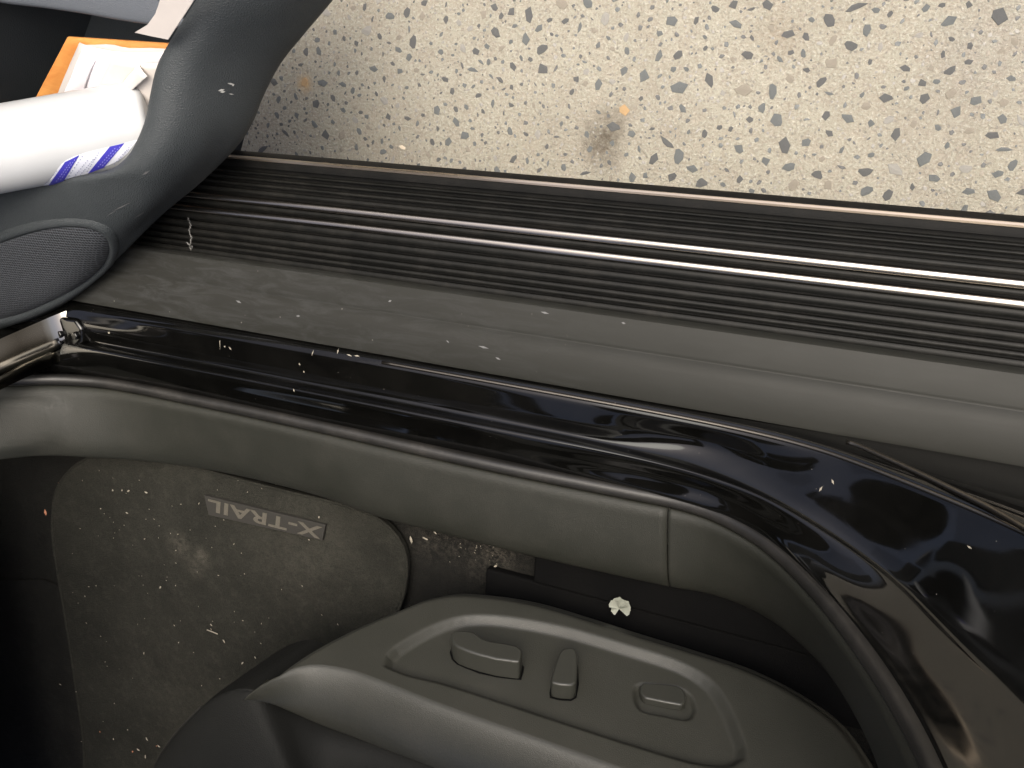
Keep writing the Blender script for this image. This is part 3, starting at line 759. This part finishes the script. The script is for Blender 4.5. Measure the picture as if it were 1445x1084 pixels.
# ------------------------------------------------------------------ things in the pocket
# bottle lying in the pocket
ba, bb = P(220, 171, z=.50), P(-150, 238, z=.69)
ax = (bb-ba).normalized()
u_ = ax.cross(Vector((0, 0, 1))).normalized(); v2 = ax.cross(u_)
depth_a = -(RM.transposed() @ (ba-CAM)).z
def rad(px, d): return px*d/FPX
Lb = (bb-ba).length
r0 = .059
prof = [(0, .05), (.0005, .8), (.002, .91), (.006, .965), (.013, .99), (.024, 1.0), (Lb*.5, 1.0), (Lb*.9, 1.0), (Lb*1.0, 1.0), (Lb*1.1, .8), (Lb*1.15, .4), (Lb*1.25, .38), (Lb*1.25, .01)]
bot = thing('bottle', 'white plastic bottle with blue label lying in the door pocket', 'bottle', tuple(ba))
rows = []
for k in range(49):
    a_ = k*2*math.pi/48
    rows.append([ba+ax*s_+(u_*math.cos(a_)+v2*math.sin(a_))*r0*f_ for s_, f_ in prof[:10]])
body = loft('body', rows, m_white, bot); fixn(body)
rows = [[ba+ax*s_+(u_*math.cos(k*math.pi/12)+v2*math.sin(k*math.pi/12))*r0*f_ for s_, f_ in prof[9:]] for k in range(25)]
cap = loft('cap', rows, m_white, bot); fixn(cap)
bb_ = bvh_of(body)
def patch(name, outline, m, parent, off, nu=10, nv=5):
    """4-sided patch on the bottle: two edge polylines"""
    a, b = outline
    A1 = spl([Vector((x, y, 0)) for x, y in a], nu); B1 = spl([Vector((x, y, 0)) for x, y in b], nu)
    rws = []
    for j in range(nv):
        r_ = []
        for p, q_ in zip(A1, B1):
            w_ = p.lerp(q_, j/(nv-1)); h = P(w_.x, w_.y, bvh=bb_, off=off); r_.append(h)
        rws.append(r_)
    for r_ in rws:
        for i in range(len(r_)):
            if r_[i] is None: r_[i] = next((z_ for z_ in r_ if z_ is not None), ba)
    return loft(name, rws, m, parent)
lab = patch('label', ([(194, 197), (178, 201), (150, 208), (115, 217), (90, 228), (70, 255)], [(180, 216), (168, 226), (140, 238), (108, 250), (80, 259), (60, 262)]), m_label, bot, .0006, 16, 8)
patch('blue_block', ([(176, 201.5), (155, 206.5)], [(146, 236), (124, 244)]), m_blue, lab, .0011, 8, 10)
patch('blue_block', ([(112, 218.5), (92, 228)], [(88, 257), (68, 261)]), m_blue, lab, .0011, 8, 10)
pr = []
for (x0, y0, x1, y1, n) in ((117, 219, 93, 253, 3), (124, 225, 103, 250, 3), (132, 224, 112, 247, 3), (140, 214, 122, 242, 4), (186, 203, 160, 232, 3), (182, 210, 166, 227, 2), (80, 240, 63, 259, 3)):
    for k in range(9):
        t0 = k/9+.01*(k % 3); t1 = t0+.08
        pr.append((x0+(x1-x0)*t0, y0+(y1-y0)*t0, x0+(x1-x0)*t1, y0+(y1-y0)*t1, 1.4))
o = scuffs('small_print', pr, m_print, lab, bb_, .0013)
pr = []
for (x0, y0, x1, y1) in ((170, 206, 143, 234), (163, 208, 137, 236), (106, 224, 84, 254), (100, 228, 78, 256)):
    for k in range(9):
        t0 = k/9; t1 = t0+.075; pr.append((x0+(x1-x0)*t0, y0+(y1-y0)*t0, x0+(x1-x0)*t1, y0+(y1-y0)*t1, 1.5))
o['kind'] = 'stuff'; o = scuffs('small_print', pr, m_print2, lab, bb_, .0017); o['kind'] = 'stuff'

# orange folder and papers
def sheet(name, pts, m, thick=.0008, bow=0, n=12, label=None, cat=None, group=None, curl=None):
    """pts: four corner pixels with height (a-b top edge, d-c bottom edge); bow lifts the middle"""
    a, b, c_, d = [P(x, y, z=z) for x, y, z in pts]
    rws = []
    nn = (b-a).cross(d-a).normalized()
    if nn.z < 0: nn = -nn
    for j in range(n):
        t = j/(n-1); r_ = []
        for i in range(n):
            s_ = i/(n-1)
            p = a.lerp(b, s_).lerp(d.lerp(c_, s_), t)
            p = p+nn*(bow*math.sin(math.pi*s_)+(curl(s_, t) if curl else 0)); r_.append(p)
        rws.append(r_)
    o = loft(name, rws, m, None, thick=thick)
    return tag(o, label, cat, group)
sheet('folder', ((95, 53, 0.525), (262, 64, 0.525), (230, 215, 0.430), (20, 195, 0.430)), m_card, .004, label='orange brown card folder standing behind the papers in the door pocket', cat='folder')
G = 'papers tucked in the door pocket'
sheet('paper', ((112, 60, 0.528), (252, 70, 0.528), (230, 205, 0.450), (62, 190, 0.450)), m_paper3, bow=.004, label='crumpled grey sheet at the left end against the orange folder', cat='paper', group=G, curl=lambda s, t: .006*math.sin(s*14+t*3)*(1-s))
sheet('paper', ((118, 63, 0.536), (262, 68, 0.536), (232, 205, 0.460), (84, 175, 0.470)), m_paper, bow=.012, label='large white folded sheet in front of the orange folder', cat='paper', group=G, curl=lambda s, t: .008*math.sin(t*4+s*2))
sheet('paper', ((117, 82, .540), (134, 86, .542), (104, 180, .48), (66, 175, .48)), m_paper, bow=.003, label='narrow curled white slip beside the large folded sheet', cat='paper', group=G, curl=lambda s, t: .003*math.sin(t*6))
sheet('paper', ((158, 83, 0.552), (262, 88, 0.552), (240, 190, 0.490), (118, 160, 0.495)), m_paper2, bow=.006, label='smaller cream sheet lying on the large white one', cat='paper', group=G)
sheet('paper', ((196, 90, .556), (208, 108, .556), (150, 160, .518), (143, 150, .518)), m_pap4, bow=.002, label='thin printed slip lying slanted on the cream sheet', cat='paper', group=G)
lp = [P(x, y, z=.605+.0006*max(0, 50-y)) for x, y in ((236, -50), (227, -6), (224, 6), (219, 20), (208, 35), (190, 46), (212, 51), (237, 56), (262, 18), (306, -50))]
tag(prism('paper', [p-Vector((0, 0, .0008)) for p in lp], lp, m_paper2, None), 'lone pale sheet with a curved edge at the top end of the pocket', 'paper', G)

# ------------------------------------------------------------------ floor mat
mo = [(90, 1180), (118, 1084), (105, 960), (88, 850), (74, 760), (74, 722), (80, 690), (100, 662), (128, 645), (155, 638), (200, 643), (300, 667), (400, 693), (480, 712), (530, 730), (556, 752), (570, 776), (574, 805), (566, 850), (540, 900), (420, 1000), (300, 1120), (260, 1230)]
ZM = .392
me_ = spl([P(x, y, z=ZM) for x, y in mo], 160)
mc = P(300, 880, z=ZM)
mat = thing('floor_mat', 'dusty charcoal carpet floor mat with a small lettered badge in the footwell', 'floor mat', tuple(mc))
rows = [[p+Vector((0, 0, -.012)) for p in me_], [p+Vector((0, 0, -.002)) for p in me_]]
rows.append([p.lerp(mc, .006) for p in me_])
rows = cross(rows, 2)
nm = len(me_); vv = [p for r_ in rows for p in r_]; ff = []
for j in range(len(rows)-1):
    for i in range(nm-1): ff.append((j*nm+i, j*nm+i+1, (j+1)*nm+i+1, (j+1)*nm+i))
ff.append(tuple((len(rows)-1)*nm+i for i in range(nm)))
pile = mesh('carpet_pile', vv, ff, m_mat, mat); fixn(pile, rows); sharp(pile, 50)
tube('bound_edge', [p+Vector((0, 0, -.001)) for p in me_], .003, m_mat, mat, 6)
bm_ = bvh_of(pile)
bx = [(288, 699), (459, 741), (455, 763), (294, 727)]
ZB = .3985
bp = [P(x, y, z=ZB) for x, y in bx]
badge = prism('badge', [p-Vector((0, 0, .006)) for p in bp], bp, m_badge, mat, .001)
cu = bpy.data.curves.new('lettering', 'FONT'); cu.body = 'X-TRAIL'; cu.size = 1; cu.extrude = .02; cu.offset = .022; cu.space_character = 1.06
to = bpy.data.objects.new('lettering', cu); C.objects.link(to)
bpy.context.view_layer.update()
dg = bpy.context.evaluated_depsgraph_get()
tm = bpy.data.meshes.new_from_object(to.evaluated_get(dg)); bpy.data.objects.remove(to)
xs = [v.co.x for v in tm.vertices]; ys = [v.co.y for v in tm.vertices]
o0, ox, oy = P(455, 744, z=ZB+.0002), P(294, 704, z=ZB+.0002), P(453, 761, z=ZB+.0002)
xw, yw = max(xs)-min(xs), max(ys)-min(ys)
for v in tm.vertices:
    a, b = (v.co.x-min(xs))/xw, (v.co.y-min(ys))/yw
    z = v.co.z
    p = o0+(ox-o0)*a+(oy-o0)*b; v.co = (p.x, p.y, ZB+.0003+(z+.02)*.02)
tm.materials.clear(); tm.materials.append(m_thread)
lt = link('lettering', tm, m_thread, mat, False)

# ------------------------------------------------------------------ loose bits
def bits(name, spots, m, zf, kinds=None):
    rr = random.Random(len(spots)); v, f = [], []
    for (p, s_) in spots:
        b0 = len(v); e = rr.uniform(1, 2.6); a = rr.uniform(0, 6.28)
        for k in range(6):
            t = k*math.pi/3+rr.uniform(-.3, .3); x, y = math.cos(t)*s_*e, math.sin(t)*s_*rr.uniform(.6, 1)
            v.append(p+Vector((x*math.cos(a)-y*math.sin(a), x*math.sin(a)+y*math.cos(a), 0)))
        v.append(p+Vector((0, 0, s_*.7)))
        f += [(b0+k, b0+(k+1) % 6, b0+6) for k in range(6)]
    o = mesh(name, v, f, m, None, False); o['kind'] = 'stuff'; return o
rr = random.Random(11)
sp_ = []
for (x, y, s_) in ((159, 692, .003), (172, 692, .0022), (181, 693, .0025), (206, 695, .003), (142, 718, .0025), (179, 724, .0025), (113, 746, .002), (226, 829, .003), (251, 754, .002), (308, 812, .0015), (345, 810, .0015), (298, 882, .002), (316, 905, .0025), (203, 922, .002), (342, 936, .0025), (360, 928, .002), (310, 958, .002), (358, 954, .002), (180, 1030, .0025), (160, 1043, .002), (207, 1043, .003), (224, 1053, .003), (195, 1058, .0035), (205, 1068, .003), (600, 760, .003), (580, 762, .004), (644, 751, .0025), (698, 800, .003), (614, 752, .003), (85, 966, .002), (450, 730, .002), (436, 762, .002)):
    sp_.append((P(x, y, z=.3985 if x < 560 else .3745), s_*.8))
for k in range(110):
    x, y = rr.gauss(230, 90), rr.gauss(800, 110)
    if 100 < x < 480 and 660 < y < 1060: sp_.append((P(x, y, z=.3975), rr.uniform(.0006, .0013)))
for k in range(36): sp_.append((P(rr.gauss(695, 28), rr.gauss(775, 14), z=.3735), rr.uniform(.0005, .001)))
for k in range(40):
    sp_.append((P(rr.gauss(195, 22), rr.gauss(1050, 22), z=.386), rr.uniform(.0008, .0018)))
bits('crumbs', sp_, m_crumb, 0)
bits('leaf_crumbs', [(P(x, y, z=.39), s_) for x, y, s_ in ((64, 723, .004), (84, 682, .003), (142, 1032, .0045), (188, 1060, .005), (222, 1052, .004))], m_crumb2, 0)
tb = []
def straw(pts, z, r=.0008): return spl([P(x, y, z=z) for x, y in pts], 6)
st = thing('straw', 'short pale straw stalk lying on the mat', 'straw', tuple(P(300, 892, z=.399)))
tube('stalk', straw([(292, 889), (300, 892), (307, 895)], .4, .001), .0011, m_crumb, st, 5)
# white flake beside the seat
pz = .402
fv = thing('dried_flower', 'small whitish dried petal cluster in the dark gap beside the seat', 'flower', tuple(P(874, 858, z=pz)))
for (x, y, a, s_) in ((866, 862, 150, 1.0), (866, 852, 110, .85), (874, 849, 85, .9), (882, 853, 50, .85), (884, 861, 10, .9), (876, 860, 260, 1.0)):
    c0 = P(874, 859, z=pz); p = P(x, y, z=pz+.004)
    d = (p-c0); d.z = 0; L = max(d.length, .006); d.normalize(); n2 = Vector((-d.y, d.x, 0))
    v = [c0+Vector((0, 0, .001))]; k_ = 9
    for i in range(k_):
        t = -1+2*i/(k_-1); v.append(c0+d*L*1.5*(.55+.45*math.cos(t*1.3)+.05*math.cos(t*9))+n2*L*.75*t+Vector((0, 0, .004+.002*t*t)))
    mesh('petal', v, [(0, i, i+1) for i in range(1, k_)], m_petal, fv, False)
# dust and straw bits on sill and trims
bs_ = bvh_of(bpy.data.objects['sill_panel'])
o = scuffs('sill_specks', [(1156, 694, 1161, 686, 3), (1174, 676, 1177, 684, 3), (152, 469, 156, 470, 3), (310, 470, 311, 494, 1), (316, 488, 319, 490, 2), (323, 489, 327, 494, 2), (443, 494, 440, 502, 1.5), (478, 492, 476, 500, 2), (489, 500, 497, 503, 2), (500, 502, 508, 503, 2), (422, 512, 424, 516, 2), (428, 523, 430, 526, 2), (414, 549, 416, 553, 2), (1365, 770, 1372, 775, 3)], m_crumb, car, bs_, .0006); o['kind'] = 'stuff'
bt_ = bvh_of(bpy.data.objects['step_trim'])
o = scuffs('trim_specks', [(333, 424, 341, 428, 3), (418, 446, 424, 446, 3), (675, 488, 690, 492, 3), (699, 504, 707, 508, 2.5), (548, 426, 553, 424, 3), (763, 440, 775, 443, 3), (877, 455, 883, 457, 3), (630, 480, 634, 484, 2)], m_scuff2, car, bt_, .0006); o['kind'] = 'stuff'
q = M('white_scratch', .6); q.col((.16, .155, .145)); m_scr = q.m
pts = [(266, 308), (269, 318), (267, 327), (270, 336), (268, 344), (269, 354)]
o = bits('scratch_flakes', [(P(x+random.uniform(-1, 1), y, z=.4008), .0012) for a, b in zip(pts, pts[1:]) for t in range(6) for x, y in [(a[0]+(b[0]-a[0])*t/6, a[1]+(b[1]-a[1])*t/6)]]+[(P(265, 344, z=.4012), .0019), (P(271, 349, z=.4012), .0013)], m_scr, 0)
tag(g, 'pale concrete ground speckled with dark stone chips beside the car', 'ground')
for nm, lb in (('crumbs', 'pale crumbs and grit scattered over the floor mat and carpet'), ('leaf_crumbs', 'reddish brown leaf scraps at the edge of the floor mat'), ('scratch_flakes', 'pale flaked scratch across the ribs of the step board near the door')):
    tag(bpy.data.objects[nm], lb, 'debris')
scene.cycles.max_bounces = 8; scene.cycles.use_denoising = True
for o in scene.objects:
    if '_l' in o: del o['_l']
